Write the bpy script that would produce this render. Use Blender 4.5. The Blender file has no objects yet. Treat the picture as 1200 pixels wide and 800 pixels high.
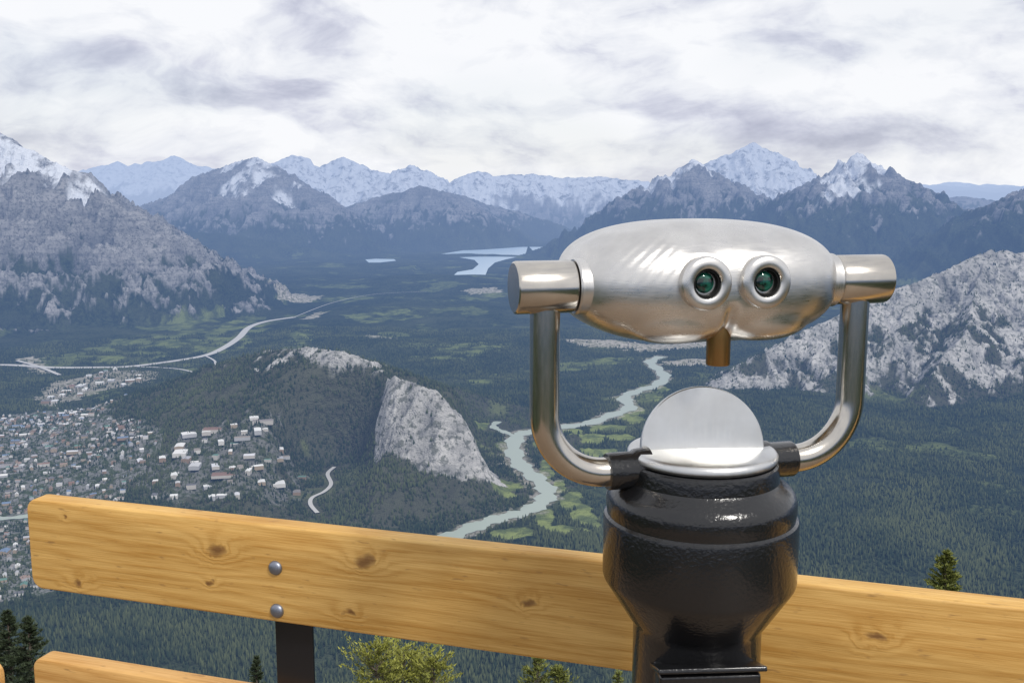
import bpy, bmesh, math, random, time
import numpy as np
T0=time.time()
rng=np.random.default_rng(7); random.seed(7)
scene=bpy.context.scene
F=1177.0; P=math.radians(8.79); S=math.sin(P); C=math.cos(P)
FLOOR=-880.0
def ray(u,v):
    a=(400-v)/F
    return (u-600)/F, C+a*S, -S+a*C
def at(u,v,D):
    dx,dy,dz=ray(u,v); return (D*dx/dy, D, D*dz/dy)
def fl(u,v,z=FLOOR):
    dx,dy,dz=ray(u,v); D=z*dy/dz; return (D*dx/dy, D)

# ---------------------------------------------------------------- helpers
def link(o,parent=None):
    scene.collection.objects.link(o)
    if parent: o.parent=parent
    return o
def empty(name,loc=(0,0,0),rz=0):
    o=bpy.data.objects.new(name,None); o.location=loc; o.rotation_euler=(0,0,rz); o.empty_display_size=.1
    return link(o)
def mesh_np(name,V,Fc,smooth=True):
    me=bpy.data.meshes.new(name); V=np.asarray(V,np.float32); Fc=np.asarray(Fc,np.int32)
    n=Fc.shape[1]
    me.vertices.add(len(V)); me.vertices.foreach_set('co',V.ravel())
    me.loops.add(Fc.size); me.loops.foreach_set('vertex_index',Fc.ravel())
    me.polygons.add(len(Fc)); me.polygons.foreach_set('loop_start',np.arange(0,Fc.size,n,dtype=np.int32))
    me.polygons.foreach_set('use_smooth',np.full(len(Fc),smooth))
    me.update(calc_edges=True)
    return me
def mesh_py(name,V,Fc,smooth=True,sharp=35):
    me=bpy.data.meshes.new(name); me.from_pydata(V,[],Fc); me.update()
    if smooth:
        me.polygons.foreach_set('use_smooth',[True]*len(me.polygons))
        try: me.set_sharp_from_angle(angle=math.radians(sharp))
        except Exception: pass
    return me
def obj(name,me,mat=None,parent=None,loc=(0,0,0),rot=(0,0,0)):
    o=bpy.data.objects.new(name,me); o.location=loc; o.rotation_euler=rot
    if mat: me.materials.append(mat)
    return link(o,parent)
def lathe(name,prof,n=96,mat=None,parent=None,loc=(0,0,0),rot=(0,0,0),sharp=35):
    V=[];Fc=[]
    for r,z in prof:
        for i in range(n):
            a=2*math.pi*i/n; V.append((r*math.cos(a),r*math.sin(a),z))
    for k in range(len(prof)-1):
        for i in range(n):
            j=(i+1)%n; Fc.append((k*n+i,k*n+j,(k+1)*n+j,(k+1)*n+i))
    Fc.append(tuple(range(n))[::-1]); Fc.append(tuple((len(prof)-1)*n+i for i in range(n)))
    me=mesh_py(name,V,Fc,True,sharp)
    bm=bmesh.new(); bm.from_mesh(me); bmesh.ops.recalc_face_normals(bm,faces=bm.faces); bm.to_mesh(me); bm.free()
    return obj(name,me,mat,parent,loc,rot)
def tube(name,path,r,n=40,mat=None,parent=None):
    V=[];Fc=[];m=len(path)
    for k,(x,z) in enumerate(path):
        x0,z0=path[max(k-1,0)]; x1,z1=path[min(k+1,m-1)]
        tx,tz=x1-x0,z1-z0; L=math.hypot(tx,tz); tx/=L; tz/=L
        nx,nz=-tz,tx
        for i in range(n):
            a=2*math.pi*i/n; V.append((x+r*math.cos(a)*nx, r*math.sin(a), z+r*math.cos(a)*nz))
    for k in range(m-1):
        for i in range(n):
            j=(i+1)%n; Fc.append((k*n+i,k*n+j,(k+1)*n+j,(k+1)*n+i))
    Fc.append(tuple(range(n))[::-1]); Fc.append(tuple((m-1)*n+i for i in range(n)))
    me=mesh_py(name,V,Fc,True,50)
    bm=bmesh.new(); bm.from_mesh(me); bmesh.ops.recalc_face_normals(bm,faces=bm.faces); bm.to_mesh(me); bm.free()
    return obj(name,me,mat,parent)
def box(name,x0,x1,y0,y1,z0,z1,mat,parent=None,bev=.003,loc=(0,0,0),rot=(0,0,0)):
    bm=bmesh.new(); bmesh.ops.create_cube(bm,size=1)
    for v in bm.verts:
        v.co.x=x0 if v.co.x<0 else x1; v.co.y=y0 if v.co.y<0 else y1; v.co.z=z0 if v.co.z<0 else z1
    if bev: bmesh.ops.bevel(bm,geom=bm.edges[:],offset=bev,segments=3,affect='EDGES',profile=.6)
    me=bpy.data.meshes.new(name); bm.to_mesh(me); bm.free()
    me.polygons.foreach_set('use_smooth',[True]*len(me.polygons))
    try: me.set_sharp_from_angle(angle=math.radians(40))
    except Exception: pass
    return obj(name,me,mat,parent,loc,rot)

# ---------------------------------------------------------------- node helper
class NT:
    def __init__(s,nt): s.nt=nt; s.n=nt.nodes; s.l=nt.links
    def new(s,t,**k):
        n=s.n.new(t)
        for a,b in k.items(): setattr(n,a,b)
        return n
    def put(s,sock,v):
        if isinstance(v,bpy.types.NodeSocket): s.l.new(v,sock)
        elif v is not None: sock.default_value=v
    def m(s,op,a,b=None,c=None,clamp=False):
        n=s.new('ShaderNodeMath',operation=op,use_clamp=bool(clamp))
        s.put(n.inputs[0],a)
        if b is not None: s.put(n.inputs[1],b)
        if c is not None: s.put(n.inputs[2],c)
        return n.outputs[0]
    def xyz(s,x,y,z):
        n=s.new('ShaderNodeCombineXYZ'); s.put(n.inputs[0],x); s.put(n.inputs[1],y); s.put(n.inputs[2],z); return n.outputs[0]
    def sep(s,v):
        n=s.new('ShaderNodeSeparateXYZ'); s.l.new(v,n.inputs[0]); return n.outputs
    def noise(s,vec,scale,detail=4,rough=.55,dist=0):
        n=s.new('ShaderNodeTexNoise'); s.put(n.inputs['Vector'],vec); n.inputs['Scale'].default_value=scale
        n.inputs['Detail'].default_value=detail; n.inputs['Roughness'].default_value=rough; n.inputs['Distortion'].default_value=dist
        return n.outputs['Fac']
    def mix(s,f,a,b):
        n=s.new('ShaderNodeMix',data_type='RGBA'); s.put(n.inputs[0],f)
        for i,c in ((6,a),(7,b)):
            s.put(n.inputs[i],(c if isinstance(c,bpy.types.NodeSocket) else (c[0],c[1],c[2],1)))
        return n.outputs[2]
    def mr(s,v,a,b,c=0,d=1):
        n=s.new('ShaderNodeMapRange'); s.put(n.inputs[0],v)
        for i,q in enumerate((a,b,c,d)): n.inputs[i+1].default_value=q
        return n.outputs[0]
    def scale(s,vec,v3):
        n=s.new('ShaderNodeVectorMath',operation='MULTIPLY'); s.l.new(vec,n.inputs[0]); n.inputs[1].default_value=v3; return n.outputs[0]
    def bump(s,h,strength,dist):
        n=s.new('ShaderNodeBump'); s.put(n.inputs['Height'],h); n.inputs['Strength'].default_value=strength; n.inputs['Distance'].default_value=dist
        return n.outputs[0]
def mat(name):
    m=bpy.data.materials.new(name); m.use_nodes=True; t=NT(m.node_tree)
    try: m.cycles.emission_sampling='NONE'
    except Exception: pass
    b=m.node_tree.nodes['Principled BSDF']; o=m.node_tree.nodes['Material Output']
    return m,t,b,o
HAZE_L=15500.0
def painted_haze(t,shader,o):
    """aerial haze mixed into the surface as glowing colour with distance from the summit, as a function of world position"""
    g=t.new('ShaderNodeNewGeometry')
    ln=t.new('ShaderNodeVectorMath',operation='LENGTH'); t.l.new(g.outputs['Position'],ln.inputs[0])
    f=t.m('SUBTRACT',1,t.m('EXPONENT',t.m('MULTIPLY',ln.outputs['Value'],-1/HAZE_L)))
    e=t.new('ShaderNodeEmission'); t.l.new(t.mix(t.m('POWER',f,3.0),(.13,.24,.50),(.48,.59,.82)),e.inputs[0])  # painted airlight: emission colour stands in for light scattered by the air
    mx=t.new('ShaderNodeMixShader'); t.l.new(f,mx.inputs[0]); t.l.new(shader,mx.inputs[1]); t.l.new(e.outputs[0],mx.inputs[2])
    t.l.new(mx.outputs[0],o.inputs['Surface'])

# ---------------------------------------------------------------- noise (numpy)
G=rng.uniform(0,2*np.pi,(256,256)).astype(np.float32); GX=np.cos(G); GY=np.sin(G)
def pn(x,y,seed=0):
    x=x+seed*17.31; y=y+seed*5.77
    xi=np.floor(x); yi=np.floor(y); xf=(x-xi).astype(np.float32); yf=(y-yi).astype(np.float32)
    xi=xi.astype(np.int32); yi=yi.astype(np.int32)
    a=xi&255; a1=(xi+1)&255; b=yi&255; b1=(yi+1)&255
    u=xf*xf*xf*(xf*(xf*6-15)+10); v=yf*yf*yf*(yf*(yf*6-15)+10)
    n00=GX[a,b]*xf+GY[a,b]*yf; n10=GX[a1,b]*(xf-1)+GY[a1,b]*yf
    n01=GX[a,b1]*xf+GY[a,b1]*(yf-1); n11=GX[a1,b1]*(xf-1)+GY[a1,b1]*(yf-1)
    return (n00*(1-u)+n10*u)*(1-v)+(n01*(1-u)+n11*u)*v
def fbm(x,y,o=4,seed=0,g=.5):
    r=0;A=1
    for i in range(o): r=r+A*pn(x*2**i,y*2**i,seed+i*3); A*=g
    return r
def rid(x,y,o=4,seed=0,g=.5):
    r=0;A=1;t=0
    for i in range(o): r=r+A*(1-np.abs(pn(x*2**i,y*2**i,seed+i*3))*2.2); t+=A; A*=g
    return r/t
def sst(x): x=np.clip(x,0,1); return x*x*(3-2*x)

# ---------------------------------------------------------------- ridges
RIDGES=[]
def ridge(pts,D,k,tl,snow,lam=350,A=70,spur=None,jag=.0019,rockn=220,tone=.35,w2=1.15,yaw=(-.8,.8)):
    """pts (u,v[,D[,k[,tl]]]) crest summits surveyed by bearing; stored as world x,y,z"""
    Q=[]
    n=len(pts)
    for i,p in enumerate(pts):
        Di=p[2] if len(p)>2 and p[2] else (D if not isinstance(D,tuple) else D[0]+(D[1]-D[0])*i/(n-1))
        x,y,z=at(p[0],p[1],Di)
        Q.append((x,y,max(z,FLOOR-5),p[3] if len(p)>3 else k,p[4] if len(p)>4 else tl))
    Q=np.array(Q); segs=[(Q[i],Q[i+1]) for i in range(n-1)]
    if spur:
        acc=0;nx=spur*.4
        for i in range(n-1):
            L=np.hypot(*(Q[i+1][:2]-Q[i][:2]))
            while nx<acc+L:
                t=(nx-acc)/L; c=Q[i]+(Q[i+1]-Q[i])*t
                az=math.atan2(-c[0],-c[1])+rng.uniform(*yaw)
                H=c[2]-FLOOR
                if H>230:
                    ln=H/(c[3]*.62)*rng.uniform(.6,.95)
                    d=np.array([math.sin(az),math.cos(az)]); pr=np.array([d[1],-d[0]])
                    a=c.copy(); a[2]-=H*.03; b=c.copy(); e=c.copy()
                    b[:2]+=d*ln*.45+pr*ln*rng.uniform(-.08,.08); b[2]-=H*rng.uniform(.42,.6); e[:2]+=d*ln+pr*ln*rng.uniform(-.15,.15); e[2]=FLOOR-20
                    for q in (a,b,e): q[3]=c[3]*1.35
                    segs+= [(a,b),(b,e)]
                nx+=spur*rng.uniform(.6,1.3)
            acc+=L
    RIDGES.append(dict(segs=segs,snow=snow,lam=lam,A=A,jag=jag*np.mean(Q[:,1]),rockn=rockn,id=len(RIDGES),tone=tone,w2=w2))
# far snowy ranges
ridge([(-80,212),(20,208),(60,206),(90,200),(115,195),(135,189),(150,193),(170,190),(188,187),(205,182),(222,191),(250,197),(300,200),(340,205)],36000,.5,-700,-150,800,200,3500,.0012)
ridge([(250,205),(280,196),(305,193),(325,190),(345,180),(358,189),(375,195),(392,188),(405,184),(420,191),(440,200),(470,208),(500,216)],23000,.55,-700,-650,450,190,1500)
ridge([(440,215),(468,206),(482,192),(497,203),(520,216),(545,205),(560,201),(580,206),(620,204),(645,207),(660,209),(700,205),(730,209),(760,213),(790,222),(830,232)],22000,.55,-650,-300,450,190,1500)
ridge([(1060,236),(1100,233),(1130,230),(1160,234),(1180,236),(1220,230),(1300,220)],17000,.5,-300,400,500,90,1800)
# mid ranges
ridge([(130,275),(150,262),(170,243),(200,225),(225,208),(250,200),(262,197),(275,190),(300,184),(315,194),(335,206),(355,217),(370,232),(385,247),(400,265)],(15200,13600),.62,-420,170,300,165,800)
ridge([(375,268),(395,248),(410,240),(440,231),(465,226),(490,218),(520,224),(545,231,16500),(570,239,16800),(600,246,17000),(630,255,17200),(660,266,17400),(685,276,17500),(705,290,17500)],15000,.62,-420,220,300,140,800)
ridge([(170,270),(230,272),(290,278),(340,287),(400,297)],12300,.35,0,9999,400,60)
ridge([(640,303,12700),(670,286,13300),(700,268,13300),(730,246),(755,225),(775,207),(790,197),(800,195),(812,186),(825,196),(840,213),(860,228),(885,240),(910,252),(930,262)],13000,.6,-200,150,280,150,700)
ridge([(790,218),(815,200),(830,190),(850,182),(870,173),(884,167),(897,178),(912,193),(930,206),(950,221),(975,235),(1000,245)],19500,.6,-600,-420,450,200,1200)
ridge([(870,258),(905,243),(930,233),(950,222),(970,209),(985,196),(1000,187),(1010,179),(1022,187),(1040,198),(1060,210),(1085,223),(1110,243),(1135,262),(1160,285)],11500,.6,-130,110,260,140,620)
ridge([(1110,300),(1130,288),(1150,268),(1170,250),(1190,232),(1203,221),(1230,205),(1290,190),(1400,185)],9300,.6,-150,200,260,130,650)
# big mountain at the left
ridge([(-260,122),(-120,134),(-50,143),(0,157),(20,170),(45,182),(75,196),(105,214),(130,231),(152,252),(170,270),(184,288),(196,308),(205,334),(212,365)],(8000,6900),.64,-600,60,190,120,450,.0022,240,.5,1.4,(.05,.95))
# limestone ridge on the right
ridge([(818,468,4250,.6,-900),(850,440,4300,.6,-880),(900,411,4400,.6,-850),(960,380,4500,.6,-810),(1050,340,4700,.62,-750),(1100,320,4800,.62,-720),(1130,304,4850,.62,-700),(1160,294,4900,.62,-690),(1200,296,4950,.62,-690),(1260,300,5000,.62,-690),(1400,280,5200,.62,-690)],4800,.6,-700,9999,90,44,330,.0030,220,1.0,1.5)
# low hill beside town with the limestone cliff
ridge([(140,512,3550,.3,-660),(170,480,3600,.33,-632),(220,447,3620,.35,-612),(270,422,3600,.36,-600),(310,412,3550,.36,-593),(360,407,3420,.36,-585),(400,412,3300,.40,-590),(432,429,3180,.50,-600),(452,438,3090,.66,-700),(470,444,3030,.82,-880),(490,450,2990,.88,-905),(510,458,2950,.95,-905),(525,474,2920,1.0,-905),(545,504,2895,1.0,-905),(578,536,2870,.95,-905),(602,562,2860,.8,-905)],3400,.36,-600,9999,75,22,None,.0022,46,1.0,1.5)

# ---------------------------------------------------------------- valley features (world polylines)
def smooth_line(px,n=8):
    P_=[fl(*p) for p in px]; P_=[P_[0]]+P_+[P_[-1]]; out=[]
    for i in range(1,len(P_)-2):
        p0,p1,p2,p3=[np.array(P_[i+j]) for j in (-1,0,1,2)]
        for t in np.linspace(0,1,n,endpoint=False):
            out.append(.5*((2*p1)+(-p0+p2)*t+(2*p0-5*p1+4*p2-p3)*t*t+(-p0+3*p1-3*p2+p3)*t**3))
    out.append(np.array(P_[-2])); return np.array(out)
river_lines=[(smooth_line([(500,638),(530,628),(562,615),(590,606),(615,600),(636,588),(641,575),(628,560),(610,545),(602,528),(606,512),(625,505),(655,501),(690,496),(718,486),(738,478),(732,466),(748,458),(768,452),(779,442),(770,432),(762,424),(775,418)]),27),
 (smooth_line([(606,512),(590,506),(578,500),(584,494)]),13),
 (smooth_line([(-120,596),(-40,604),(0,608),(40,604)]),15)]
road_lines=[(smooth_line([(-80,432),(0,428),(60,431),(110,431),(150,430),(200,424),(240,417),(262,408),(280,396),(292,384),(312,377),(345,372)]),21),
 (smooth_line([(345,372),(390,355),(440,345),(500,342)]),4),
 (smooth_line([(160,430),(210,433),(240,441)]),7),
 (smooth_line([(240,417),(252,424),(250,432)]),6),
 (smooth_line([(20,423),(45,430),(70,440)]),10),
 (smooth_line([(372,602),(364,592),(366,584),(380,577),(388,568),(384,556),(392,548)]),6),]
lake_polys=[[(510,299),(545,293.3),(575,291.2),(610,289.6),(650,289.6),(642,295),(616,299.5),(594,304),(580,308),(572,315),(568,325),(548,325.8),(531,323.5),(536,319),(554,316),(561,310),(556,305),(536,301.5)],
 [(428,304.5),(440,303.6),(462,304),(464,306),(445,308),(432,308)]]
lake_line=smooth_line([(520,297),(580,296),(640,292)]); lake_line2=smooth_line([(550,322),(572,305)]); lake_line3=smooth_line([(420,306),(468,305)])
def pdist(x,y,L,lim=None):
    d=np.full(x.shape,1e9,np.float32)
    lo=L.min(0)-600; hi=L.max(0)+600
    m=np.where((x>lo[0])&(x<hi[0])&(y>lo[1])&(y<hi[1]))[0]
    if len(m)==0: return d
    xs=x[m]; ys=y[m]; dd=np.full(xs.shape,1e9,np.float32)
    for i in range(len(L)-1):
        ax,ay=L[i]; bx,by=L[i+1]; ex,ey=bx-ax,by-ay
        t=np.clip(((xs-ax)*ex+(ys-ay)*ey)/(ex*ex+ey*ey+1e-6),0,1)
        dd=np.minimum(dd,np.hypot(xs-ax-t*ex,ys-ay-t*ey))
    d[m]=dd; return d
def inpoly(x,y,poly):
    r=np.zeros(x.shape,bool); n=len(poly)
    for i in range(n):
        x0,y0=poly[i]; x1,y1=poly[(i+1)%n]
        c=((y0>y)!=(y1>y))&(x<(x1-x0)*(y-y0)/(y1-y0+1e-9)+x0); r^=c
    return r
town_poly=[fl(*p) for p in [(-250,492),(0,486),(60,478),(125,482),(150,496),(128,520),(175,542),(204,556),(170,582),(140,602),(100,635),(76,690),(10,704),(-300,706)]]
campus_poly=[fl(*p,z=-850) for p in [(176,566),(215,548),(300,543),(352,547),(350,566),(340,584),(290,588),(240,594),(186,592)]]
indus_poly=[fl(*p) for p in [(38,466),(60,452),(140,437),(188,436),(180,452),(120,462),(60,476)]]
green_polys=[[fl(*p) for p in q] for q in [[(228,402),(262,380),(295,371),(330,376),(300,396),(285,410),(240,416)],[(330,398),(362,392),(370,408),(348,412)],
   [(60,415),(150,395),(225,390),(240,412),(150,426),(70,425)],[(530,350),(585,344),(600,349),(548,355)],[(200,380),(260,372),(262,378),(200,392)],[(480,420),(560,405),(600,410),(540,425)],[(400,372),(470,365),(500,372),(430,380)],[(640,425),(740,418),(740,426),(650,435)],[(540,445),(600,436),(600,442),(560,452)],[(380,350),(430,345),(440,350),(400,356)]]]
pale_polys=[[fl(*p) for p in q] for q in [[(312,351),(345,345),(380,347),(368,355),(328,358)],[(428,395),(470,398),(462,401),(430,400)],[(650,404),(700,402),(760,406),(830,404),(840,410),(760,413),(690,411)],[(770,424),(800,421),(840,424),(838,428),(790,430)],[(22,420),(40,418),(62,436),(48,440)],[(540,344),(580,343),(592,346),(552,348)],[(355,374),(372,366),(382,368),(362,378)]]]
fair=[(600,625,22,7),(638,606,11,14),(668,588,14,9),(684,606,15,13),(655,622,18,6),(590,572,18,9),(712,503,26,6),(740,489,13,9),(690,519,22,6),(745,480,8,6),(664,506,22,5),(637,522,12,6),(725,520,18,5),(556,500,14,5),(765,466,9,5),(640,552,8,12),(700,535,22,4),(660,535,12,5),(590,522,9,7),(676,580,10,4),(655,570,8,7),(775,455,9,4)]
fairw=[]
for (u,v,ru,rv) in fair:
    c=np.array(fl(u,v)); fairw.append((c[0],c[1],ru*c[1]/F*1.02,abs(fl(u,v-rv)[1]-fl(u,v+rv)[1])/2))

def terrain(x,y):
    """height and cover masks for any world x,y"""
    x=x.astype(np.float64); y=y.astype(np.float64); r=np.hypot(x,y)
    N=len(x)
    wx=x+fbm(x/700,y/700,3,41)*110*sst((r-2500)/6000)+fbm(x/150,y/150,2,44)*18*sst((r-2000)/2000); wy=y+fbm(x/700,y/700,3,51)*110*sst((r-2500)/6000)+fbm(x/150,y/150,2,54)*18*sst((r-2000)/2000)
    dr=np.full(N,1e9,np.float32)
    for L,w in river_lines: dr=np.minimum(dr,np.maximum(pdist(x,y,L)-w,0))
    for L,w in road_lines: dr=np.minimum(dr,np.maximum(pdist(x,y,L)-w,0))
    for L,w in ((lake_line,500),(lake_line2,500),(lake_line3,300)): dr=np.minimum(dr,np.maximum(pdist(x,y,L)-w,0))
    flat=sst((dr-20)/300)
    base=FLOOR+flat*(12+fbm(x/900,y/900,4,3)*40*sst((r-1200)/1500)+np.maximum(fbm(x/2500,y/2500,3,9),0)*60*sst((r-5500)/3000)*(1-sst((r-11000)/2000)))
    h=base.copy(); tl=np.full(N,9999.); gul=np.full(N,.5); sn=np.full(N,9999.); rn=np.full(N,100.); tn=np.zeros(N)
    for R in RIDGES:
        top=max(max(a[2],b[2]) for a,b in R['segs'])
        kmin=min(a[3] for a,b in R['segs']); reach=(top-FLOOR)/kmin+300
        X=[q[0] for s in R['segs'] for q in s]; Y=[q[1] for s in R['segs'] for q in s]
        m=np.where((x>min(X)-reach)&(x<max(X)+reach)&(y>min(Y)-reach)&(y<max(Y)+reach))[0]
        if len(m)==0: continue
        xs=wx[m]; ys=wy[m]; H=np.full(len(m),-1e9); Sg=np.zeros(len(m)); Dd=np.zeros(len(m)); TL=np.zeros(len(m))
        off=0
        for a,b in R['segs']:
            ex,ey=b[0]-a[0],b[1]-a[1]; L2=ex*ex+ey*ey+1e-6; L=math.sqrt(L2)
            tu=((xs-a[0])*ex+(ys-a[1])*ey)/L2; t=np.clip(tu,0,1)
            d=np.hypot(xs-a[0]-t*ex,ys-a[1]-t*ey)
            k=a[3]+(b[3]-a[3])*t; z=a[2]+(b[2]-a[2])*t
            hh=z-k*d*(1.18-.18*np.minimum(d/800,1))
            c=hh>H
            H=np.where(c,hh,H); Sg=np.where(c,off+tu*L,Sg); Dd=np.where(c,d,Dd); TL=np.where(c,a[4]+(b[4]-a[4])*t,TL)
            off+=L
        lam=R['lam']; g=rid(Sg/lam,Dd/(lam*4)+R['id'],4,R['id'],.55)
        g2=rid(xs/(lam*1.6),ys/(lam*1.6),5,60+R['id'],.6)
        amp=np.minimum(Dd/(lam*1.0),1)
        H=H+R['A']*amp*((g-.62)*1.2+(g2-.62)*R['w2'])+R['jag']*((rid(xs/(lam*.8),ys/(lam*.8),4,70,.6)-.62)*1.6+.25)
        bs=h[m]; sft=25.0
        nh=.5*(bs+H+np.sqrt((bs-H)**2+sft**2))
        c=H>bs
        h[m]=bs+(nh-bs)*sst(flat[m]*1.6)
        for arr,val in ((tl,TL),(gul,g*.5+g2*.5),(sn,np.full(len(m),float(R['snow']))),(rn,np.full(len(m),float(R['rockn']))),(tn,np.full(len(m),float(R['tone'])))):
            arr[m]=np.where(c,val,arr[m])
    rim=sst((r-40000)/6000)*(700+fbm(x/6000,y/6000,5,13)*700)
    h=np.maximum(h,base+rim); 
    sl=-1.75-.70*np.maximum(y-2.6,0)-.55*np.maximum(-y-9,0)-.10*np.maximum(np.abs(x)-30,0)
    sl=sl+fbm(x/60,y/60,4,23)*np.minimum(np.maximum(r-6,0)*.08,14)
    c=sl>h; h=np.where(c,sl,h); tl=np.where(c,9999,tl); sn=np.where(c,9999,sn)
    nz=fbm(x/260,y/260,5,33,.6); nz2=fbm(x/70,y/70,4,36,.6)
    rock=sst(.5+(h-tl+(nz*1.4+nz2*1.3)*rn+(gul-.6)*rn*1.4)/(rn*.45)); rock=np.where(tl>9000,0,rock)
    rock=np.maximum(rock,np.where((r>39000),.8,0))
    nzf=fbm(x/900,y/900,5,37,.65)
    snow=sst(.5+(h-sn+nzf*380+(.62-gul)*900)/150.); snow=np.where(r>39000,sst((h+100+nzf*400)/300),snow)
    e=fbm(x/60,y/60,3,90)
    grass=np.zeros(N)
    for cx,cy,rx,ry in fairw: grass=np.maximum(grass,sst((1.15-np.hypot((x-cx)/rx,(y-cy)/ry)+e*.7)*5))
    ex=x+e*60; ey=y+fbm(x/60,y/60,3,95)*60
    gm=sst(.6+fbm(x/150,y/150,3,92)*1.6)
    for q in green_polys: grass=np.maximum(grass,inpoly(ex,ey,q)*.7*gm)
    grass=np.maximum(grass,.45*sst((fbm(x/420,y/420,5,97,.6)-.28)*6)*sst((r-2400)/900)*(rock<.1)*(h<-800)*(1-sst((r-12500)/1500)))
    town=inpoly(ex,ey,town_poly)*1.; camp=inpoly(x+e*90,y+e*120,campus_poly)*.7
    town=np.maximum(town,camp)
    pale=inpoly(ex,ey,indus_poly)*.7
    for q in pale_polys: pale=np.maximum(pale,inpoly(x+e*45,y+e*70,q)*.9)
    rb=np.full(N,1e9,np.float32)
    for L,w in river_lines[:1]: rb=np.minimum(rb,pdist(x,y,L)-w)
    pale=np.maximum(pale,.55*sst((20-rb+e*40)/10)*(r>1500))
    nf=1-np.clip(rock,0,1)
    return h,rock,snow,grass*nf,town*nf,pale*nf,gul,dr,tn
# ---------------------------------------------------------------- terrain mesh
th=np.concatenate([np.radians(np.linspace(-33,33,1180)),np.radians(np.linspace(33,327,112)[1:-1])])
rr=np.concatenate([[.02],np.geomspace(1.,1350,60),np.arange(1360,5600,9.),np.geomspace(5600,20500,520)[1:],np.geomspace(20500,62000,200)[1:]])
nr,nt_=len(rr),len(th)
RR,TH=np.meshgrid(rr,th,indexing='ij')
X=(RR*np.sin(TH)).ravel(); Y=(RR*np.cos(TH)).ravel()
h,rock,snow,grass,town,pale,gul,dr,tn=terrain(X,Y)
I=np.arange(nr*nt_).reshape(nr,nt_); J=np.roll(I,-1,1)
Fq=np.stack([I[:-1],J[:-1],J[1:],I[1:]],-1).reshape(-1,4)
me=mesh_np('terrain',np.stack([X,Y,h],-1),Fq)
def attr(me,name,a,b,c,d,dom='POINT'):
    at_=me.attributes.new(name,'FLOAT_COLOR',dom)
    at_.data.foreach_set('color',np.stack([a,b,c,d],-1).astype(np.float32).ravel())
attr(me,'cover',rock,snow,grass,gul); attr(me,'land',town,pale,tn,np.ones_like(h))
print('terrain',len(h),time.time()-T0)

m_ter,t,b,o=mat('terrain_ground')
g=t.new('ShaderNodeNewGeometry'); pos=g.outputs['Position']
a1=t.new('ShaderNodeAttribute',attribute_name='cover'); a2=t.new('ShaderNodeAttribute',attribute_name='land')
s1=t.new('ShaderNodeSeparateColor'); t.l.new(a1.outputs['Color'],s1.inputs[0]); s2=t.new('ShaderNodeSeparateColor'); t.l.new(a2.outputs['Color'],s2.inputs[0])
n_f=t.noise(pos,.045,2,.7); n_m=t.noise(pos,.004,4,.65); n_l=t.noise(pos,.0009,3,.6)
forest=t.mix(t.mr(n_f,.4,.65),(.020,.031,.022),(.060,.077,.042))
forest=t.mix(t.mr(n_m,.42,.7),forest,(.072,.086,.052)); forest=t.mix(t.mr(n_l,.45,.7,0,.6),forest,(.018,.030,.028))
forest=t.mix(t.mr(s2.outputs[2],.8,1,0,.32),forest,(.17,.155,.12))
zs=t.sep(pos)
strat=t.noise(t.xyz(t.m('MULTIPLY',zs[0],.003),t.m('MULTIPLY',zs[1],.003),t.m('MULTIPLY',zs[2],.03)),1.0,4,.7,.6)
rkd=t.mix(t.mr(n_m,.35,.65),(.23,.22,.225),(.10,.10,.115)); rkd=t.mix(t.mr(strat,.45,.6,0,.7),rkd,(.06,.06,.075))
rkl=t.mix(t.mr(n_m,.35,.65),(.64,.62,.59),(.44,.43,.41)); rkl=t.mix(t.mr(strat,.50,.62,0,.5),rkl,(.26,.26,.25)); rkl=t.mix(t.mr(n_f,.50,.62,0,.75),rkl,(.10,.11,.08))
rk=t.mix(s2.outputs[2],rkd,rkl)
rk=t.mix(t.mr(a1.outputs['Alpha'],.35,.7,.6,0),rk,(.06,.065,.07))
col=t.mix(s1.outputs[0],forest,rk)
gr=t.mix(t.mr(t.noise(pos,.02,2),.4,.6),(.24,.28,.10),(.12,.15,.065)); col=t.mix(s1.outputs[2],col,gr)
tw=t.mix(t.mr(n_f,.42,.58),(.22,.22,.21),(.07,.09,.045)); col=t.mix(s2.outputs[0],col,tw)
pl=t.mix(t.mr(n_f,.42,.6),(.54,.50,.44),(.20,.20,.13)); col=t.mix(s2.outputs[1],col,pl)
sf=t.m('MULTIPLY',s1.outputs[1],t.mr(t.noise(pos,.006,4,.75),.36,.50)); col=t.mix(sf,col,(.90,.92,.95))
t.l.new(col,b.inputs['Base Color']); b.inputs['Roughness'].default_value=1; b.inputs['Specular IOR Level'].default_value=0
t.l.new(t.bump(t.noise(pos,.03,4,.7),1,30),b.inputs['Normal'])
painted_haze(t,b.outputs[0],o)
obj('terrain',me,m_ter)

# ---------------------------------------------------------------- water and roads
def ribbon(name,lines,z,m,seed=0):
    V=[];Fc=[];base=0
    for L,w in lines:
        n=len(L)
        for i in range(n):
            d=L[min(i+1,n-1)]-L[max(i-1,0)]; d/=np.hypot(*d)+1e-9; p=np.array([-d[1],d[0]])
            ww=w*(1+.28*math.sin(i*.9+seed)+.15*math.sin(i*2.3)) if seed else w
            for sgn in (-1,1): V.append((*(L[i]+p*sgn*ww),z))
            if i: k=base+2*i; Fc.append((k-2,k-1,k+1,k))
        base+=2*n; z+=.2
    me=mesh_py(name,V,Fc,False); 
    bm=bmesh.new(); bm.from_mesh(me)
    for f in bm.faces:
        f.normal_update()
        if f.normal.z<0: f.normal_flip()
    bm.to_mesh(me); bm.free()
    return obj(name,me,m)
m_riv,t,b,o=mat('glacial_river_water'); b.inputs['Base Color'].default_value=(.33,.38,.32,1); b.inputs['Roughness'].default_value=.4; painted_haze(t,b.outputs[0],o)
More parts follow.
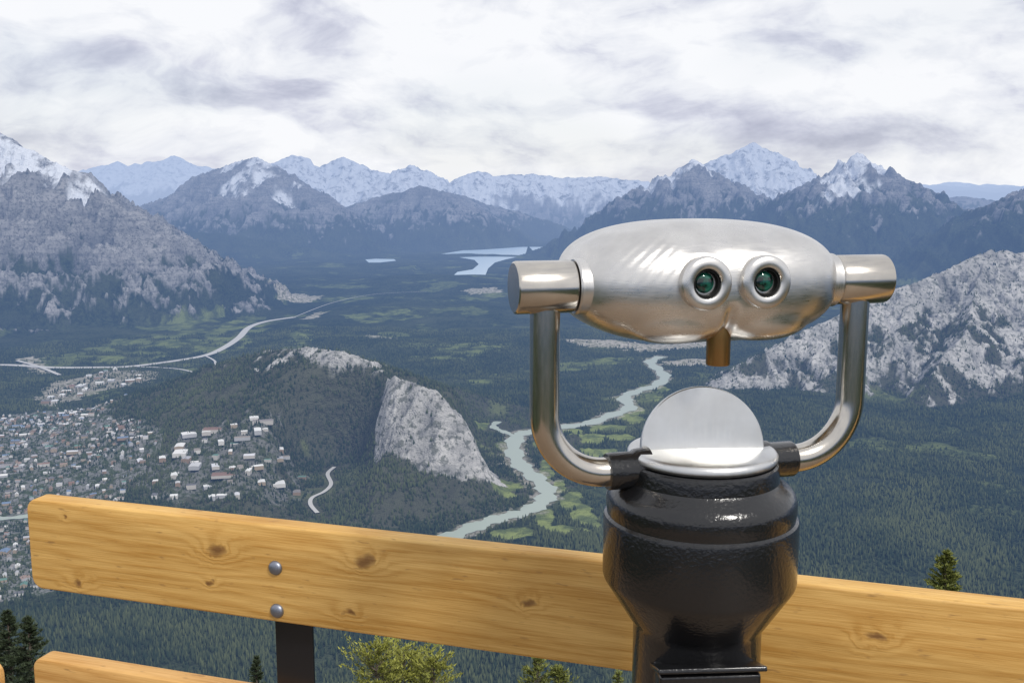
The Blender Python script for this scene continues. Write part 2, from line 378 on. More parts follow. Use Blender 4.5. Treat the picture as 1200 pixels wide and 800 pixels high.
m_lake,t,b,o=mat('lake_water'); b.inputs['Base Color'].default_value=(.62,.76,.84,1); b.inputs['Roughness'].default_value=.3; painted_haze(t,b.outputs[0],o)
m_road,t,b,o=mat('road_surface'); b.inputs['Base Color'].default_value=(.48,.47,.45,1); b.inputs['Roughness'].default_value=.9; painted_haze(t,b.outputs[0],o)
ribbon('river',river_lines,FLOOR+1.5,m_riv,1.); ribbon('highway',road_lines,FLOOR+3,m_road)
for q in lake_polys:
    pts=[fl(*p) for p in q]; bm=bmesh.new(); vs=[bm.verts.new((p[0],p[1],FLOOR+4)) for p in pts]; f=bm.faces.new(vs); f.normal_update()
    if f.normal.z<0: f.normal_flip()
    bmesh.ops.triangulate(bm,faces=bm.faces); me=bpy.data.meshes.new('lake'); bm.to_mesh(me); bm.free(); obj('lake',me,m_lake)

# ---------------------------------------------------------------- distant forest
NTREE=300000
r_=rng.uniform(1350,6200,NTREE); a_=np.radians(rng.uniform(-31,31,NTREE))
tx,ty=r_*np.sin(a_),r_*np.cos(a_)
H_,rk_,sn_,gs_,tw_,pa_,gu_,dr_,tn_=terrain(tx,ty)
dens=fbm(tx/130,ty/130,4,88,.6)+.5*fbm(tx/700,ty/700,2,188)
acc=(rng.random(NTREE)<np.clip(.85+dens*1.5-.06*(tn_>.9),0.12,1)*(1-np.clip(rk_*1.0,0,.95)))&(rng.random(NTREE)>gs_*1.6)&(rng.random(NTREE)>tw_*.48)&(rng.random(NTREE)>pa_*1.1)&(dr_>14)
tx,ty,H_=tx[acc],ty[acc],H_[acc]; n=len(tx)
hh=rng.uniform(7,17,n)*(1-.3*np.clip(tw_[acc],0,1)); rad=hh*rng.uniform(.16,.28,n); ph=rng.uniform(0,6.28,n)
K=5
V=np.zeros((n,K+1,3),np.float32)
for i in range(K):
    q=rad*rng.uniform(.75,1.25,n); V[:,i,0]=tx+q*np.cos(ph+i*2*np.pi/K); V[:,i,1]=ty+q*np.sin(ph+i*2*np.pi/K); V[:,i,2]=H_+rng.uniform(-.5,2.,n)
V[:,K,0]=tx;V[:,K,1]=ty;V[:,K,2]=H_+hh
b0=(np.arange(n)*(K+1))[:,None]
Fc=np.stack([np.stack([b0[:,0]+i,b0[:,0]+(i+1)%K,b0[:,0]+K],-1) for i in range(K)],1).reshape(-1,3)
me=mesh_np('conifer_forest',V.reshape(-1,3),Fc)
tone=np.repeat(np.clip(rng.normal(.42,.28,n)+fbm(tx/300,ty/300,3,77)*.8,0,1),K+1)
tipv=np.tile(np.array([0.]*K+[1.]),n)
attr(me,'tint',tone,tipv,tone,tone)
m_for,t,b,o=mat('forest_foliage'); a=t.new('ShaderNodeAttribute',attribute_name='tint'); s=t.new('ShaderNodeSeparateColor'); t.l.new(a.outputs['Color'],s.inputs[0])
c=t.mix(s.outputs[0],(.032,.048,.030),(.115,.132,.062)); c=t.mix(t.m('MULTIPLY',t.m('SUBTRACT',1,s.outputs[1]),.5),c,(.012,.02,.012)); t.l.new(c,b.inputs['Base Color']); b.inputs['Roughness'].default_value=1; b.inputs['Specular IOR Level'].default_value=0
painted_haze(t,b.outputs[0],o)
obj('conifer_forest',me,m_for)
print('forest',n,time.time()-T0)

# ---------------------------------------------------------------- town
def gable(cx,cy,cz,w,l,hw,hr,ang):
    ca,sa=math.cos(ang),math.sin(ang)
    L=[(-w/2,-l/2,-3),(w/2,-l/2,-3),(w/2,l/2,-3),(-w/2,l/2,-3),(-w/2,-l/2,hw),(w/2,-l/2,hw),(w/2,l/2,hw),(-w/2,l/2,hw),(0,-l/2,hw+hr),(0,l/2,hw+hr)]
    return [(cx+ca*x-sa*y,cy+sa*x+ca*y,cz+z) for x,y,z in L]
HF=[(0,1,5,8,4),(1,2,6,5),(2,3,7,9,6),(3,0,4,7),(5,6,9,8),(7,4,8,9)]
HV=[];HFc=[];HC=[]
roofs=[(.38,.38,.40),(.5,.5,.5),(.22,.20,.19),(.2,.12,.09),(.28,.2,.16),(.7,.69,.67),(.14,.20,.30),(.12,.12,.13),(.10,.2,.16),(.25,.22,.19),(.6,.6,.62)]
walls=[(.5,.47,.42),(.35,.28,.2),(.62,.6,.56),(.28,.2,.14),(.42,.42,.42)]
def place(pts,size,ang,keep,bright=False):
    P_=np.array(pts); 
    if len(P_)==0: return
    z=terrain(P_[:,0],P_[:,1]); nn=fbm(P_[:,0]/160,P_[:,1]/160,3,301)
    for (x,y),zz,rkk,drr,q in zip(P_,z[0],z[1],z[7],nn):
        if rng.random()>keep*np.clip(1+q*2.2,.1,1.5) or rkk>.5 or drr<15: continue
        sc=rng.choice([.8,1,1,1.3,2.0],p=[.3,.3,.2,.14,.06])
        w=size*sc*rng.uniform(.8,1.3); l=size*sc*rng.uniform(1.0,2.2); b0=len(HV)
        HV.extend(gable(x,y,zz,w,l,rng.uniform(3.5,7)*(1.5 if bright else 1),rng.uniform(1.5,4)*(.5 if bright else 1),ang+(math.pi/2 if rng.random()<.4 else 0)+rng.normal(0,.12)))
        rf=roofs[rng.integers(0,len(roofs))] if not bright or rng.random()<.6 else (.7,.7,.68); wl=walls[rng.integers(0,len(walls))]
        for i,f in enumerate(HF): HFc.append(tuple(b0+q_ for q_ in f)); HC.append((*(rf if i>=4 else wl),1))
def gridpts(poly,sx,sy,ang,jit=2):
    A=np.array(poly); c=A.mean(0); ca,sa=math.cos(ang),math.sin(ang)
    gx=np.arange(-1800,1800,sx); gy=np.arange(-1800,1800,sy)
    GXX,GYY=np.meshgrid(gx,gy); GXX=GXX+rng.uniform(-jit,jit,GXX.shape); GYY=GYY+rng.uniform(-jit,jit,GYY.shape)
    xx=(c[0]+ca*GXX-sa*GYY).ravel(); yy=(c[1]+sa*GXX+ca*GYY).ravel()
    ex=fbm(xx/60,yy/60,3,90)*60; m=inpoly(xx+ex,yy+ex,poly); return np.stack([xx[m],yy[m]],-1)
place(gridpts(town_poly,24,42,.35,8),9.,.35,.72)
place(gridpts(campus_poly,46,54,.2,18),17,.2,.85,True)
place(gridpts(indus_poly,60,90,.3,20),22,.3,.5,True)
me=bpy.data.meshes.new('town_buildings'); me.from_pydata(HV,[],HFc); me.update()
ca=me.attributes.new('paint','FLOAT_COLOR','FACE'); ca.data.foreach_set('color',np.array(HC,np.float32).ravel())
m_h,t,b,o=mat('painted_houses'); a=t.new('ShaderNodeAttribute',attribute_name='paint'); t.l.new(a.outputs['Color'],b.inputs['Base Color']); b.inputs['Roughness'].default_value=.7; painted_haze(t,b.outputs[0],o)
obj('town_buildings',me,m_h)
print('houses',len(HC)//6,time.time()-T0)

# ---------------------------------------------------------------- near conifers
m_bark,t,b,o=mat('bark'); tc=t.new('ShaderNodeTexCoord'); t.l.new(t.mix(t.noise(t.scale(tc.outputs['Object'],(8,8,2)),2,5),(.06,.045,.035),(.2,.16,.13)),b.inputs['Base Color']); b.inputs['Roughness'].default_value=.95
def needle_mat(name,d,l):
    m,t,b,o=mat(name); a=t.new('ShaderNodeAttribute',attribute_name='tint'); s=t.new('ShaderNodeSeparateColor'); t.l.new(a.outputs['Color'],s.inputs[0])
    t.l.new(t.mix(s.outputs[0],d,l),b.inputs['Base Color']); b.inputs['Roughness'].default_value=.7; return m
m_nd=needle_mat('dark_needles',(.014,.024,.014),(.06,.085,.035)); m_ny=needle_mat('yellow_green_needles',(.08,.10,.015),(.42,.42,.08)); m_nm=needle_mat('green_needles',(.05,.07,.015),(.30,.32,.07))
def conifer(top,height,width,mt,seed,full=2.,tuft=.11,rise=.2,dn=34):
    R=np.random.default_rng(seed); x0,y0,zt=top; zb=zt-height
    par=empty('conifer_tree',(x0,y0,zb))
    lathe('trunk',[(height*.018,0),(height*.012,height*.4),(height*.006,height*.8),(.006,height-.05)],10,m_bark,par)
    V=[];tone=[];Bv=[];Bf=[]
    z=height*.12
    while z<height-.04:
        f=(height-z)/height; L=width*.5*min(1,(f*full))**.8; nb=R.integers(4,8)
        for k in range(nb):
            az=R.uniform(0,6.28); ln=L*R.uniform(.55,1.15)+.04; rs=rise+R.normal(0,.12)+(.5*(1-min(1,f*5)))
            d=np.array([math.cos(az),math.sin(az),rs]); base=np.array([0,0,z])
            tip=base+d*ln; q=len(Bv); pr=np.array([-d[1],d[0],0])*.012
            Bv+= [tuple(base+pr),tuple(base-pr),tuple(base+np.array([0,0,.02])),tuple(tip)]; Bf+= [(q,q+1,q+3),(q+1,q+2,q+3),(q+2,q,q+3)]
            nt=int(6+ln*dn)
            s=R.uniform(.12,1.05,nt)**.8
            c=base+d*(ln*s)[:,None]+R.normal(0,1,(nt,3))*np.array([.10,.10,.05])*(ln*.9+.15)*(.5)
            for m_ in range(nt):
                o1=R.normal(0,1,3); o1[2]=abs(o1[2])*.7+.1; o1+=d*1.0; o1/=np.linalg.norm(o1); o2=np.cross(o1,R.normal(0,1,3)); o2/=np.linalg.norm(o2)+1e-6
                sz=tuft*R.uniform(.6,1.5)
                V+= [c[m_]-o2*sz*.22,c[m_]+o2*sz*.22,c[m_]+o1*sz]
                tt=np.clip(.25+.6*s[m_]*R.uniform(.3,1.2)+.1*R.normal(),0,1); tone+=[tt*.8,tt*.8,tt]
        z+=R.uniform(.10,.22)*(.6+height*.05)*(.5+min(1,f*2)*.6)
    V=np.array(V); me=mesh_np('foliage',V,np.arange(len(V)).reshape(-1,3),False); tn=np.array(tone); attr(me,'tint',tn,tn,tn,tn)
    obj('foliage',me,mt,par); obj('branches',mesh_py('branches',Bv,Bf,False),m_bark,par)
def tree_at(u,v,D,width,mt,seed,**k):
    x,y,z=at(u,v,D); hz=float(terrain(np.array([x]),np.array([y]))[0][0]); conifer((x,y,z),max(z-hz,2)+.3,width,mt,seed,**k)
tree_at(441,758,25,1.7,m_ny,1,full=8,rise=.5,tuft=.08,dn=60); tree_at(474,765,26,1.9,m_ny,2,full=8,rise=.5,tuft=.08,dn=60); tree_at(508,771,25,1.6,m_ny,3,full=8,rise=.5,tuft=.08,dn=60)
tree_at(628,768,30,1.3,m_nm,4,full=5,rise=.4,tuft=.09,dn=50); tree_at(655,782,30,1.4,m_nm,5,full=5,rise=.4,tuft=.09,dn=50); tree_at(725,786,32,1.0,m_nm,6,full=4,tuft=.09)
tree_at(1110,646,62,5.5,m_nm,7,full=2.4,tuft=.2,rise=.3,dn=50)
tree_at(8,716,52,4,m_nd,8,full=2,tuft=.18); tree_at(32,724,50,3.6,m_nd,9,full=2,tuft=.18); tree_at(-14,706,54,4,m_nd,10,full=2,tuft=.18)
tree_at(300,770,45,1.5,m_nd,11,full=2.5,tuft=.14)
print('trees',time.time()-T0)

# ---------------------------------------------------------------- materials foreground
KN=[(.085,.142,.005,.006),(.385,.112,.015,.022),(.372,.055,.007,.010),(.655,.122,.014,.018),(.625,.032,.010,.013),(.105,.022,.010,.014),(.93,.09,.009,.014),(1.42,.10,.012,.018),(1.75,.05,.014,.02)]
def wood(name,c_l,c_d,knots,weather=0):
    m,t,b,o=mat(name); tc=t.new('ShaderNodeTexCoord'); p=t.sep(tc.outputs['Object'])
    x,y,z=p[0],p[1],p[2]
    f=t.m('MULTIPLY_ADD',z,330,t.m('MULTIPLY',y,90)); f=t.m('MULTIPLY_ADD',t.noise(t.xyz(t.m('MULTIPLY',x,1.6),t.m('MULTIPLY',y,5),t.m('MULTIPLY',z,9)),1,3),30,f)
    core=None
    wob=t.m('MULTIPLY_ADD',t.noise(t.scale(tc.outputs['Object'],(28,28,28)),1,3),.06,-.03)
    for kx,kz,s,A in knots:
        dx=t.m('DIVIDE',t.m('ADD',t.m('SUBTRACT',x,kx),wob),s*2.4); dz=t.m('DIVIDE',t.m('SUBTRACT',t.m('MULTIPLY_ADD',wob,.6,z),kz),s*1.5)
        q=t.m('ADD',t.m('MULTIPLY',dx,dx),t.m('MULTIPLY',dz,dz)); e=t.m('EXPONENT',t.m('MULTIPLY',q,-.8)); f=t.m('MULTIPLY_ADD',e,A*750,f)
        cr=t.mr(q,.01,.30,1,0)
        core=cr if core is None else t.m('MAXIMUM',core,cr)
    sn=t.m('MULTIPLY_ADD',t.m('SINE',f),.5,.5); sn=t.m('POWER',sn,1.6)
    fine=t.noise(t.xyz(t.m('MULTIPLY',x,9),t.m('MULTIPLY',y,300),t.m('MULTIPLY',z,420)),1,3,.7)
    med=t.noise(t.xyz(t.m('MULTIPLY',x,2.6),t.m('MULTIPLY',y,9),t.m('MULTIPLY',z,26)),1,4,.65)
    g_=t.m('MULTIPLY_ADD',sn,.26,t.m('MULTIPLY',t.mr(fine,.3,.7),.58)); g_=t.m('MULTIPLY_ADD',t.mr(med,.35,.7),.50,g_,clamp=True)
    col=t.mix(g_,c_l,c_d)
    if core is not None: col=t.mix(t.m('MULTIPLY',core,.85),col,(.15,.06,.016))
    sp=t.m('MULTIPLY',t.mr(t.noise(t.xyz(t.m('MULTIPLY',x,30),t.m('MULTIPLY',y,120),t.m('MULTIPLY',z,140)),1,2,.5),.64,.75),.55)
    col=t.mix(sp,col,(.24,.12,.04))
    t.l.new(col,b.inputs['Base Color'])
    t.l.new(t.mr(fine,.3,.7,.5,.7),b.inputs['Roughness'])
    t.l.new(t.bump(t.m('ADD',fine,t.m('MULTIPLY',sn,.4)),.4,.0015),b.inputs['Normal']); return m
m_wood=wood('stained_pine',(.82,.52,.17),(.48,.24,.045),KN)
m_wood2=wood('stained_pine_lower',(.80,.48,.17),(.48,.23,.05),[(.25,.08,.016,.02),(.8,.1,.016,.02)])
m_deck=wood('deck_boards',(.30,.22,.15),(.15,.10,.06),[])
def steel(name,base,r0,r1,sc,bmp=.0):
    m,t,b,o=mat(name); tc=t.new('ShaderNodeTexCoord'); v=t.scale(tc.outputs['Object'],sc)
    n=t.noise(v,1,4,.65); n2=t.noise(tc.outputs['Object'],22,3,.6)
    b.inputs['Metallic'].default_value=1; t.l.new(t.mix(t.mr(n2,.35,.65),base,tuple(c*.86 for c in base)),b.inputs['Base Color'])
    t.l.new(t.mr(t.m('MULTIPLY_ADD',n2,.4,t.m('MULTIPLY',n,.6)),.35,.65,r0,r1),b.inputs['Roughness'])
    if bmp: t.l.new(t.bump(n,bmp,.0006),b.inputs['Normal'])
    return m
m_head=steel('brushed_cast_steel',(.74,.72,.69),.24,.38,(60,60,420),bmp=.12)
m_tube=steel('satin_stainless',(.62,.58,.52),.15,.24,(900,60,60),bmp=.03)
m_cap=steel('brushed_stainless_cap',(.70,.70,.69),.28,.42,(700,20,20),bmp=.12)
m_bolt=steel('galvanised_bolt',(.30,.32,.38),.4,.55,(200,200,200),bmp=.3)
m_brass,t,b,o=mat('bronze'); b.inputs['Base Color'].default_value=(.36,.22,.09,1); b.inputs['Metallic'].default_value=1; b.inputs['Roughness'].default_value=.35
m_blk,t,b,o=mat('black_powder_coat'); tc=t.new('ShaderNodeTexCoord'); b.inputs['Base Color'].default_value=(.009,.009,.010,1)
b.inputs['Roughness'].default_value=.22; b.inputs['Coat Weight'].default_value=.3; b.inputs['Coat Roughness'].default_value=.08
t.l.new(t.bump(t.noise(tc.outputs['Object'],240,2,.5),.40,.0018),b.inputs['Normal'])
m_post,t,b,o=mat('black_steel'); b.inputs['Base Color'].default_value=(.010,.010,.012,1); b.inputs['Roughness'].default_value=.3
m_lens,t,b,o=mat('coated_glass'); tc=t.new('ShaderNodeTexCoord'); p=t.noise(tc.outputs['Object'],90,2)
t.l.new(t.mix(t.mr(p,.42,.6),(.004,.010,.009),(.015,.11,.075)),b.inputs['Base Color']); b.inputs['Roughness'].default_value=.05; b.inputs['Coat Weight'].default_value=.6
m_rub,t,b,o=mat('dark_ring'); b.inputs['Base Color'].default_value=(.008,.008,.008,1); b.inputs['Roughness'].default_value=.6; b.inputs['Specular IOR Level'].default_value=.2

# ---------------------------------------------------------------- fence
FA=math.atan(-.305); nrm=(.292,.956)
fence=empty('wooden_fence')
def rail(name,xr,length,z0,hgt,m,flip=False):
    rc=.022; pts=[]
    def arc(cx,cz,a0,a1):
        for i in range(7):
            a=math.radians(a0+(a1-a0)*i/6); pts.append((cx+rc*math.cos(a),cz+rc*math.sin(a)))
    arc(rc,rc,180,270)
    pts.append((length,0)); pts.append((length,hgt)) 
    arc(rc,hgt-rc,90,180)
    if flip: pts[:]=[(-a,c) for a,c in pts][::-1]
    bm=bmesh.new(); vs=[bm.verts.new((a,0,c)) for a,c in pts]; f=bm.faces.new(vs)
    r=bmesh.ops.extrude_face_region(bm,geom=[f]); 
    for v in r['geom']:
        if isinstance(v,bmesh.types.BMVert): v.co.y=.038
    bmesh.ops.recalc_face_normals(bm,faces=bm.faces)
    eds=[e for e in bm.edges if abs(e.verts[0].co.y-e.verts[1].co.y)<1e-5]
    bmesh.ops.bevel(bm,geom=eds,offset=.005,segments=3,affect='EDGES',profile=.5)
    me=bpy.data.meshes.new(name); bm.to_mesh(me); bm.free()
    me.polygons.foreach_set('use_smooth',[True]*len(me.polygons))
    try: me.set_sharp_from_angle(angle=math.radians(40))
    except Exception: pass
    yl=1.49-.305*xr
    return obj(name,me,m,fence,(xr-nrm[0]*.038,yl-nrm[1]*.038,z0),(0,0,FA))
rail('top_rail',-.850,3.2,-.7115,.166,m_wood)
rail('lower_rail',-.862,3.2,-1.012,.166,m_wood2)
rail('lower_rail_neighbour',-.958,1.6,-1.052,.166,m_wood2,True)
def fpt(s,off,z):
    x0,y0=-.860-nrm[0]*.038,1.49+.305*.860-nrm[1]*.038
    return (x0+s*math.cos(FA)+off*nrm[0],y0+s*math.sin(FA)+off*nrm[1],z)
for s in (.513,2.4):
    box('post',-.035,.035,0,.006,-1.0,.04,m_post,fence,.001,fpt(s,.0385,-.62),(0,0,FA))
    box('post_web',-.006,.001,.006,.062,-1.0,.04,m_post,fence,.001,fpt(s,.0385,-.62),(0,0,FA))
    for z in (-.617,-.691,-.925,-.985):
        lathe('bolt',[(.0124,0),(.0120,.002),(.0104,.0045),(.007,.0062),(.003,.0070),(.0005,.0072)],28,m_bolt,fence,fpt(s-.007,0.0002,z),(math.pi/2,0,FA),60)

# deck
deck=empty('wooden_deck')
for i in range(34):
    x0=-2.4+i*.145
    bx=box('deck_board',0,.138,-3.4,2.15-.305*(x0)*.9,-.038,0,m_deck,deck,.003,(x0,0,-1.62))

# ---------------------------------------------------------------- binocular viewer
VX,VY=.2237,1.15; YAW=math.radians(14)
viewer=empty('coin_operated_binocular_viewer',(VX,VY,0))
lathe('pedestal_housing',[(.02,-.318),(.086,-.318),(.0885,-.320),(.0895,-.324),(.0905,-.338),(.094,-.343),(.104,-.349),(.109,-.355),(.1115,-.364),(.1115,-.374),(.1105,-.380),(.1105,-.3825),(.1135,-.385),(.1145,-.389),(.1145,-.4575),(.1135,-.462),(.110,-.468),(.0835,-.510),(.0805,-.514),(.078,-.518),(.0765,-.524),(.0765,-1.60),(.02,-1.60)],128,m_blk,viewer,sharp=28)
lathe('base_flange',[(.02,-1.60),(.14,-1.60),(.142,-1.605),(.142,-1.62),(.02,-1.62)],64,m_blk,viewer)
lathe('cap_disc',[(.001,-.3035),(.082,-.3040),(.0855,-.306),(.0875,-.309),(.0875,-.313),(.0845,-.3165),(.001,-.3165)],128,m_cap,viewer)
n=64; V=[];Fc=[]; R0=.0735; th_=.008
for yy,rs in ((0,.985),(.0015,1.0),(th_,1.0),(.020,.93),(.036,.78),(.050,.52),(.058,.2)):
    for i in range(n+1):
        a=math.pi*i/n; V.append((R0*rs*math.cos(a),yy,R0*rs*math.sin(a)))
    V.append((0,yy,0))
W=n+2
Fc.append(tuple(range(n+1)))
for k in range(6):
    for i in range(n): Fc.append((k*W+i,k*W+i+1,(k+1)*W+i+1,(k+1)*W+i))
Fc.append(tuple(6*W+i for i in range(n+1))[::-1])
me=mesh_py('coin_dome',V,Fc,True,40); bm=bmesh.new(); bm.from_mesh(me); bmesh.ops.recalc_face_normals(bm,faces=bm.faces); bm.to_mesh(me); bm.free()
obj('coin_dome',me,m_cap,viewer,(0.000,-.006,-.3045),(math.radians(-9),0,math.radians(4)))
box('service_door',-.058,.058,-.012,.03,-.30,0,m_blk,viewer,.004,(0,-.0765,-.545),(0,0,.06))
box('door_hood',-.062,.062,-.020,.03,-.006,.0,m_blk,viewer,.002,(0,-.0765,-.538),(math.radians(-18),0,.06))
box('coin_plate',-.045,.05,-.004,.0,-.10,0,m_cap,viewer,.0015,(0,-.0885,-.566),(0,0,.06))
# yoke
yoke=empty('yoke'); yoke.parent=viewer; yoke.location=(0,0,-.110); yoke.rotation_euler=(0,0,YAW)
for sgn in (-1,1):
    path=[(-.193,-.018),(-.193,-.06),(-.193,-.10),(-.193,-.143)]
    rad=.072; cx,cz=-.193+rad,-.143
    for i in range(1,19):
        a=math.pi+ (math.pi/2)*i/18; path.append((cx+rad*math.cos(a),cz+rad*math.sin(a)))
    path+= [(-.105,-.215),(-.085,-.215)]
    tube('yoke_arm',[(x*-sgn,z) for x,z in path],.0168,40,m_tube,yoke)
    lathe('yoke_socket',[(.012,0),(.0205,0),(.0215,.002),(.0215,.030),(.024,.034),(.026,.05)],48,m_blk,yoke,(sgn*.118,0,-.215),(0,-sgn*math.pi/2,0))
    lathe('grip_end',[(.002,0),(.0270,0),(.0287,.0012),(.0292,.003),(.0292,.064),(.0280,.067),(.020,.068)],72,m_tube,yoke,(sgn*.229,0,0),(0,-sgn*math.pi/2,0))
    lathe('trunnion',[(.02,0),(.0300,0),(.0315,.002),(.0315,.010),(.0322,.016),(.034,.034)],72,m_head,yoke,(sgn*.1605,0,0),(0,-sgn*math.pi/2,0))
def sellip(cx,cy,cz,ax,ay,az,e1,e2,n=64,m_=48,V=None,Fc=None,fn=None):
    b0=len(V)
    sp=lambda v,e: math.copysign(abs(v)**e,v)
    for i in range(m_+1):
        ph=-math.pi/2+math.pi*i/m_
        for j in range(n):
            a=2*math.pi*j/n
            x=ax*sp(math.cos(ph),e1)*sp(math.cos(a),e2); y=ay*sp(math.cos(ph),e1)*sp(math.sin(a),e2); z=az*sp(math.sin(ph),e1)
            if fn: x,y,z=fn(x,y,z)
            V.append((cx+x,cy+y,cz+z))
    for i in range(m_):
        for j in range(n):
            k=(j+1)%n; Fc.append((b0+i*n+j,b0+i*n+k,b0+(i+1)*n+k,b0+(i+1)*n+j))
def cone(c,d,r0,r1,L,V,Fc,n=40):
    c=np.array(c,float); d=np.array(d,float); d/=np.linalg.norm(d); u=np.cross(d,(0,0,1)); u/=np.linalg.norm(u); w=np.cross(u,d); b0=len(V)
    for q,r in ((0,r0),(1,r1)):
        for i in range(n):
            a=2*math.pi*i/n; V.append(tuple(c+d*L*q+r*(math.cos(a)*u+math.sin(a)*w)))
    for i in range(n):
        j=(i+1)%n; Fc.append((b0+i,b0+j,b0+n+j,b0+n+i))
    Fc.append(tuple(b0+i for i in range(n))[::-1]); Fc.append(tuple(b0+n+i for i in range(n)))
V=[];Fc=[]
def shp(x,y,z):
    q=abs(x)/.155
    z2=z*(1-.08*q**2)
    if z<0: z2*= .99
    y2=y*(1-.14*(z/.07)**2 if z>0 else 1-.04*(z/.07)**2)
    return x,y2,z2
sellip(0,.035,.001,.160,.105,.0712,.70,.62,V=V,Fc=Fc,fn=shp)
IP=.035
for s_ in (-1,1):
    cone((s_*IP,-.005,.007),(0,-1,0.0),.050,.0330,.057,V,Fc)
    sellip(s_*.052,-.028,-.034,.062,.036,.030,.9,.9,32,24,V,Fc)
me=mesh_py('head_src',V,Fc,False)
bm=bmesh.new(); bm.from_mesh(me); bmesh.ops.remove_doubles(bm,verts=bm.verts,dist=1e-6); bmesh.ops.recalc_face_normals(bm,faces=bm.faces); bm.to_mesh(me); bm.free()
tmp=bpy.data.objects.new('tmp',me); scene.collection.objects.link(tmp)
md=tmp.modifiers.new('r','REMESH'); md.mode='VOXEL'; md.voxel_size=.0022; md.use_smooth_shade=True
ms=tmp.modifiers.new('s','SMOOTH'); ms.factor=.6; ms.iterations=28
dg=bpy.context.evaluated_depsgraph_get(); me2=bpy.data.meshes.new_from_object(tmp.evaluated_get(dg)); bpy.data.objects.remove(tmp)
nv=len(me2.vertices); co=np.zeros(nv*3,np.float32); me2.vertices.foreach_get('co',co); co=co.reshape(-1,3)
no=np.zeros(nv*3,np.float32); me2.vertex_normals.foreach_get('vector',no); no=no.reshape(-1,3)
x,y,z=co.T
s_=(x-z*.9-(z-.02)**2*12)/.0125*2*np.pi
win=sst((-.052-x)/.02)*sst((x+.150)/.03)*sst((z-.004)/.02)*sst((.066-z)/.02)*sst((.02-y)/.01)
co-=no*(win*.0006*(.5+.5*np.sin(s_)))[:,None]
co-=no*(.005*np.exp(-(x/.006)**2)*sst((-.0-y)/.02)*sst((-.012-z)/.02))[:,None]
me2.vertices.foreach_set('co',co.ravel()); me2.update(); me2.polygons.foreach_set('use_smooth',[True]*len(me2.polygons)); me2.name='head_casting'; me2.materials.clear()
obj('head_casting',me2,m_head,yoke)
for s_ in (-1,1):
    L=(s_*IP,-.066,.007); rt=(math.pi/2,0,0)
    lathe('eyepiece_ring',[(.017,-.014),(.0285,-.014),(.0292,.006),(.0288,.0100),(.0270,.0122),(.0175,.0130),(.0160,.0118),(.0154,.006),(.0152,.002)],80,m_head,yoke,L,rt,50)
    lathe('eyecup',[(.0010,.000),(.0152,.000),(.0152,.0095),(.0134,.0095),(.0122,.002),(.0010,.002)],64,m_rub,yoke,L,rt)
    lathe('eyepiece_lens',[(.0116,.0024),(.0100,.0044),(.007,.0055),(.003,.0060),(.0003,.0061)],48,m_lens,yoke,L,rt,80)
lathe('nose_rest',[(.010,.02),(.0135,.02),(.0135,-.022),(.0128,-.0235),(.002,-.0235)],48,m_brass,yoke,(.0,-.035,-.0655),(0,0,0))

# ---------------------------------------------------------------- sky, sun, camera
w=bpy.data.worlds.new("World"); scene.world=w; w.use_nodes=True; t=NT(w.node_tree); t.n.clear()
out=t.new('ShaderNodeOutputWorld'); tc=t.new('ShaderNodeTexCoord'); x,y,z=t.sep(tc.outputs['Generated'])
az=t.m('ARCTAN2',x,y)
el=z
wv=t.xyz(t.m('MULTIPLY',az,5),t.m('MULTIPLY',el,11),9.3)
W_=t.m('MULTIPLY_ADD',t.noise(wv,1,3,.5),1.3,-.65)
v1=t.xyz(t.m('ADD',t.m('MULTIPLY',az,10),W_),t.m('ADD',t.m('MULTIPLY',el,22),W_),1.7); v2=t.xyz(t.m('MULTIPLY',az,3.2),t.m('MULTIPLY',el,9),5.1)
A=t.noise(v1,1,7,.58,0); B=t.noise(v2,1,3,.5,.1)
d=t.m('MULTIPLY_ADD',A,1.0,t.m('MULTIPLY_ADD',B,.26,-.075))
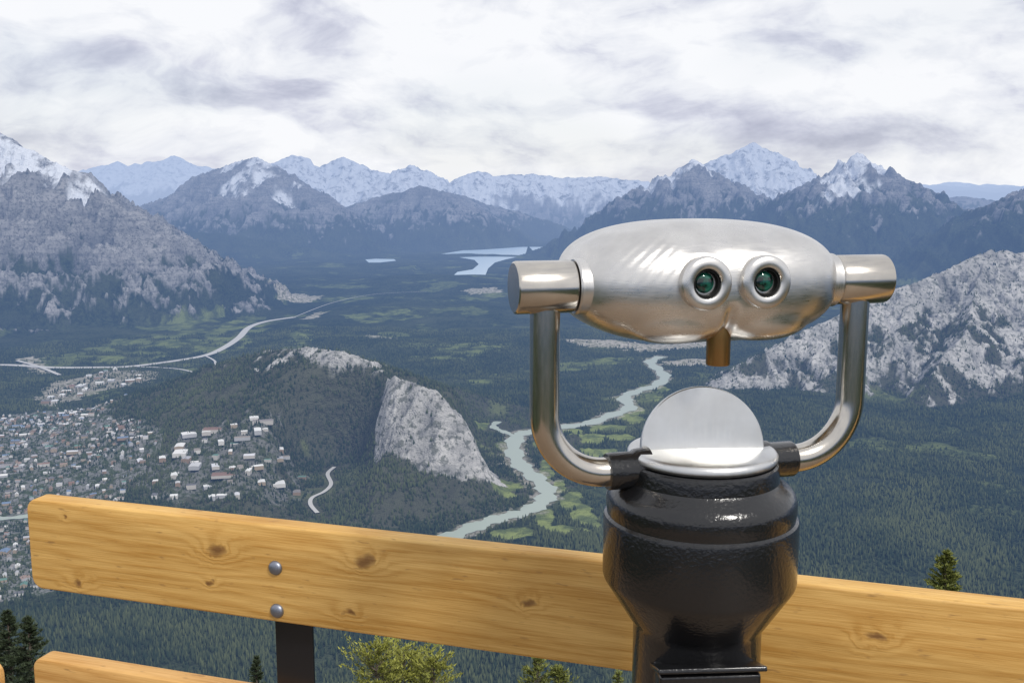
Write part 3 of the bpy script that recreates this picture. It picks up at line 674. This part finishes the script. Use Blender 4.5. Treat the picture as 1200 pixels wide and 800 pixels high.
for (u_,v_,su,sv,amp) in [(345,108,52,20,-.24),(215,98,42,16,-.15),(120,50,120,40,.02),(480,75,70,35,.12),(780,40,130,18,-.08),(1090,158,170,18,-.20),(890,150,80,22,-.12),(1000,100,160,22,.12),(600,195,170,16,.12),(1130,118,90,18,.06),(650,140,150,22,.03),(60,168,150,14,-.07),(260,40,60,20,.05),(40,120,60,30,.05),(860,105,60,14,.08)]:
    rx,ry,rz=ray(u_,v_); L=math.sqrt(rx*rx+ry*ry+rz*rz); a0=math.atan2(rx,ry); e0=rz/L
    qa=t.m('DIVIDE',t.m('SUBTRACT',az,a0),su/F); qe=t.m('DIVIDE',t.m('SUBTRACT',el,e0),sv/F)
    q=t.m('ADD',t.m('MULTIPLY',qa,qa),t.m('MULTIPLY',qe,qe)); d=t.m('MULTIPLY_ADD',t.m('EXPONENT',t.m('MULTIPLY',q,-1)),amp*.8,d)
cr=t.new('ShaderNodeValToRGB'); t.l.new(d,cr.inputs[0]); E=cr.color_ramp.elements
E[0].position=.22; E[0].color=(.42,.44,.56,1); E[1].position=.62; E[1].color=(.96,.97,1.0,1)
for p_,c_ in ((.34,(.56,.58,.70,1)),(.43,(.70,.72,.82,1)),(.51,(.84,.86,.92,1))):
    e=E.new(p_); e.color=c_
bg=t.new('ShaderNodeBackground'); t.l.new(cr.outputs[0],bg.inputs[0]); bg.inputs[1].default_value=1.0
sky=t.new('ShaderNodeTexSky'); sky.sky_type='NISHITA'; sky.sun_disc=False; SE=math.radians(44); SA=math.radians(145)
sky.sun_elevation=SE; sky.sun_rotation=SA
bs=t.new('ShaderNodeBackground'); t.l.new(sky.outputs[0],bs.inputs[0]); bs.inputs[1].default_value=.1
mx=t.new('ShaderNodeMixShader'); t.l.new(t.mr(B,.36,.52,.85,.98),mx.inputs[0]); t.l.new(bs.outputs[0],mx.inputs[1]); t.l.new(bg.outputs[0],mx.inputs[2]); t.l.new(mx.outputs[0],out.inputs[0])
sd=bpy.data.lights.new('sun','SUN'); sd.energy=2.4; sd.angle=math.radians(10); sd.color=(1,.96,.90)
so=bpy.data.objects.new('sun',sd); link(so)
from mathutils import Vector
sv=Vector((math.sin(SA)*math.cos(SE),math.cos(SA)*math.cos(SE),math.sin(SE))); so.rotation_euler=sv.to_track_quat('Z','Y').to_euler(); so.location=sv*50
cd=bpy.data.cameras.new('camera'); cam=bpy.data.objects.new('camera',cd); link(cam); cd.sensor_width=36; cd.lens=36*F/1200; cd.clip_start=.05; cd.clip_end=200000
cam.rotation_euler=(math.pi/2-P,0,0); scene.camera=cam
scene.view_settings.view_transform='Standard'; scene.view_settings.look='None'; scene.view_settings.exposure=0
print('done',time.time()-T0)
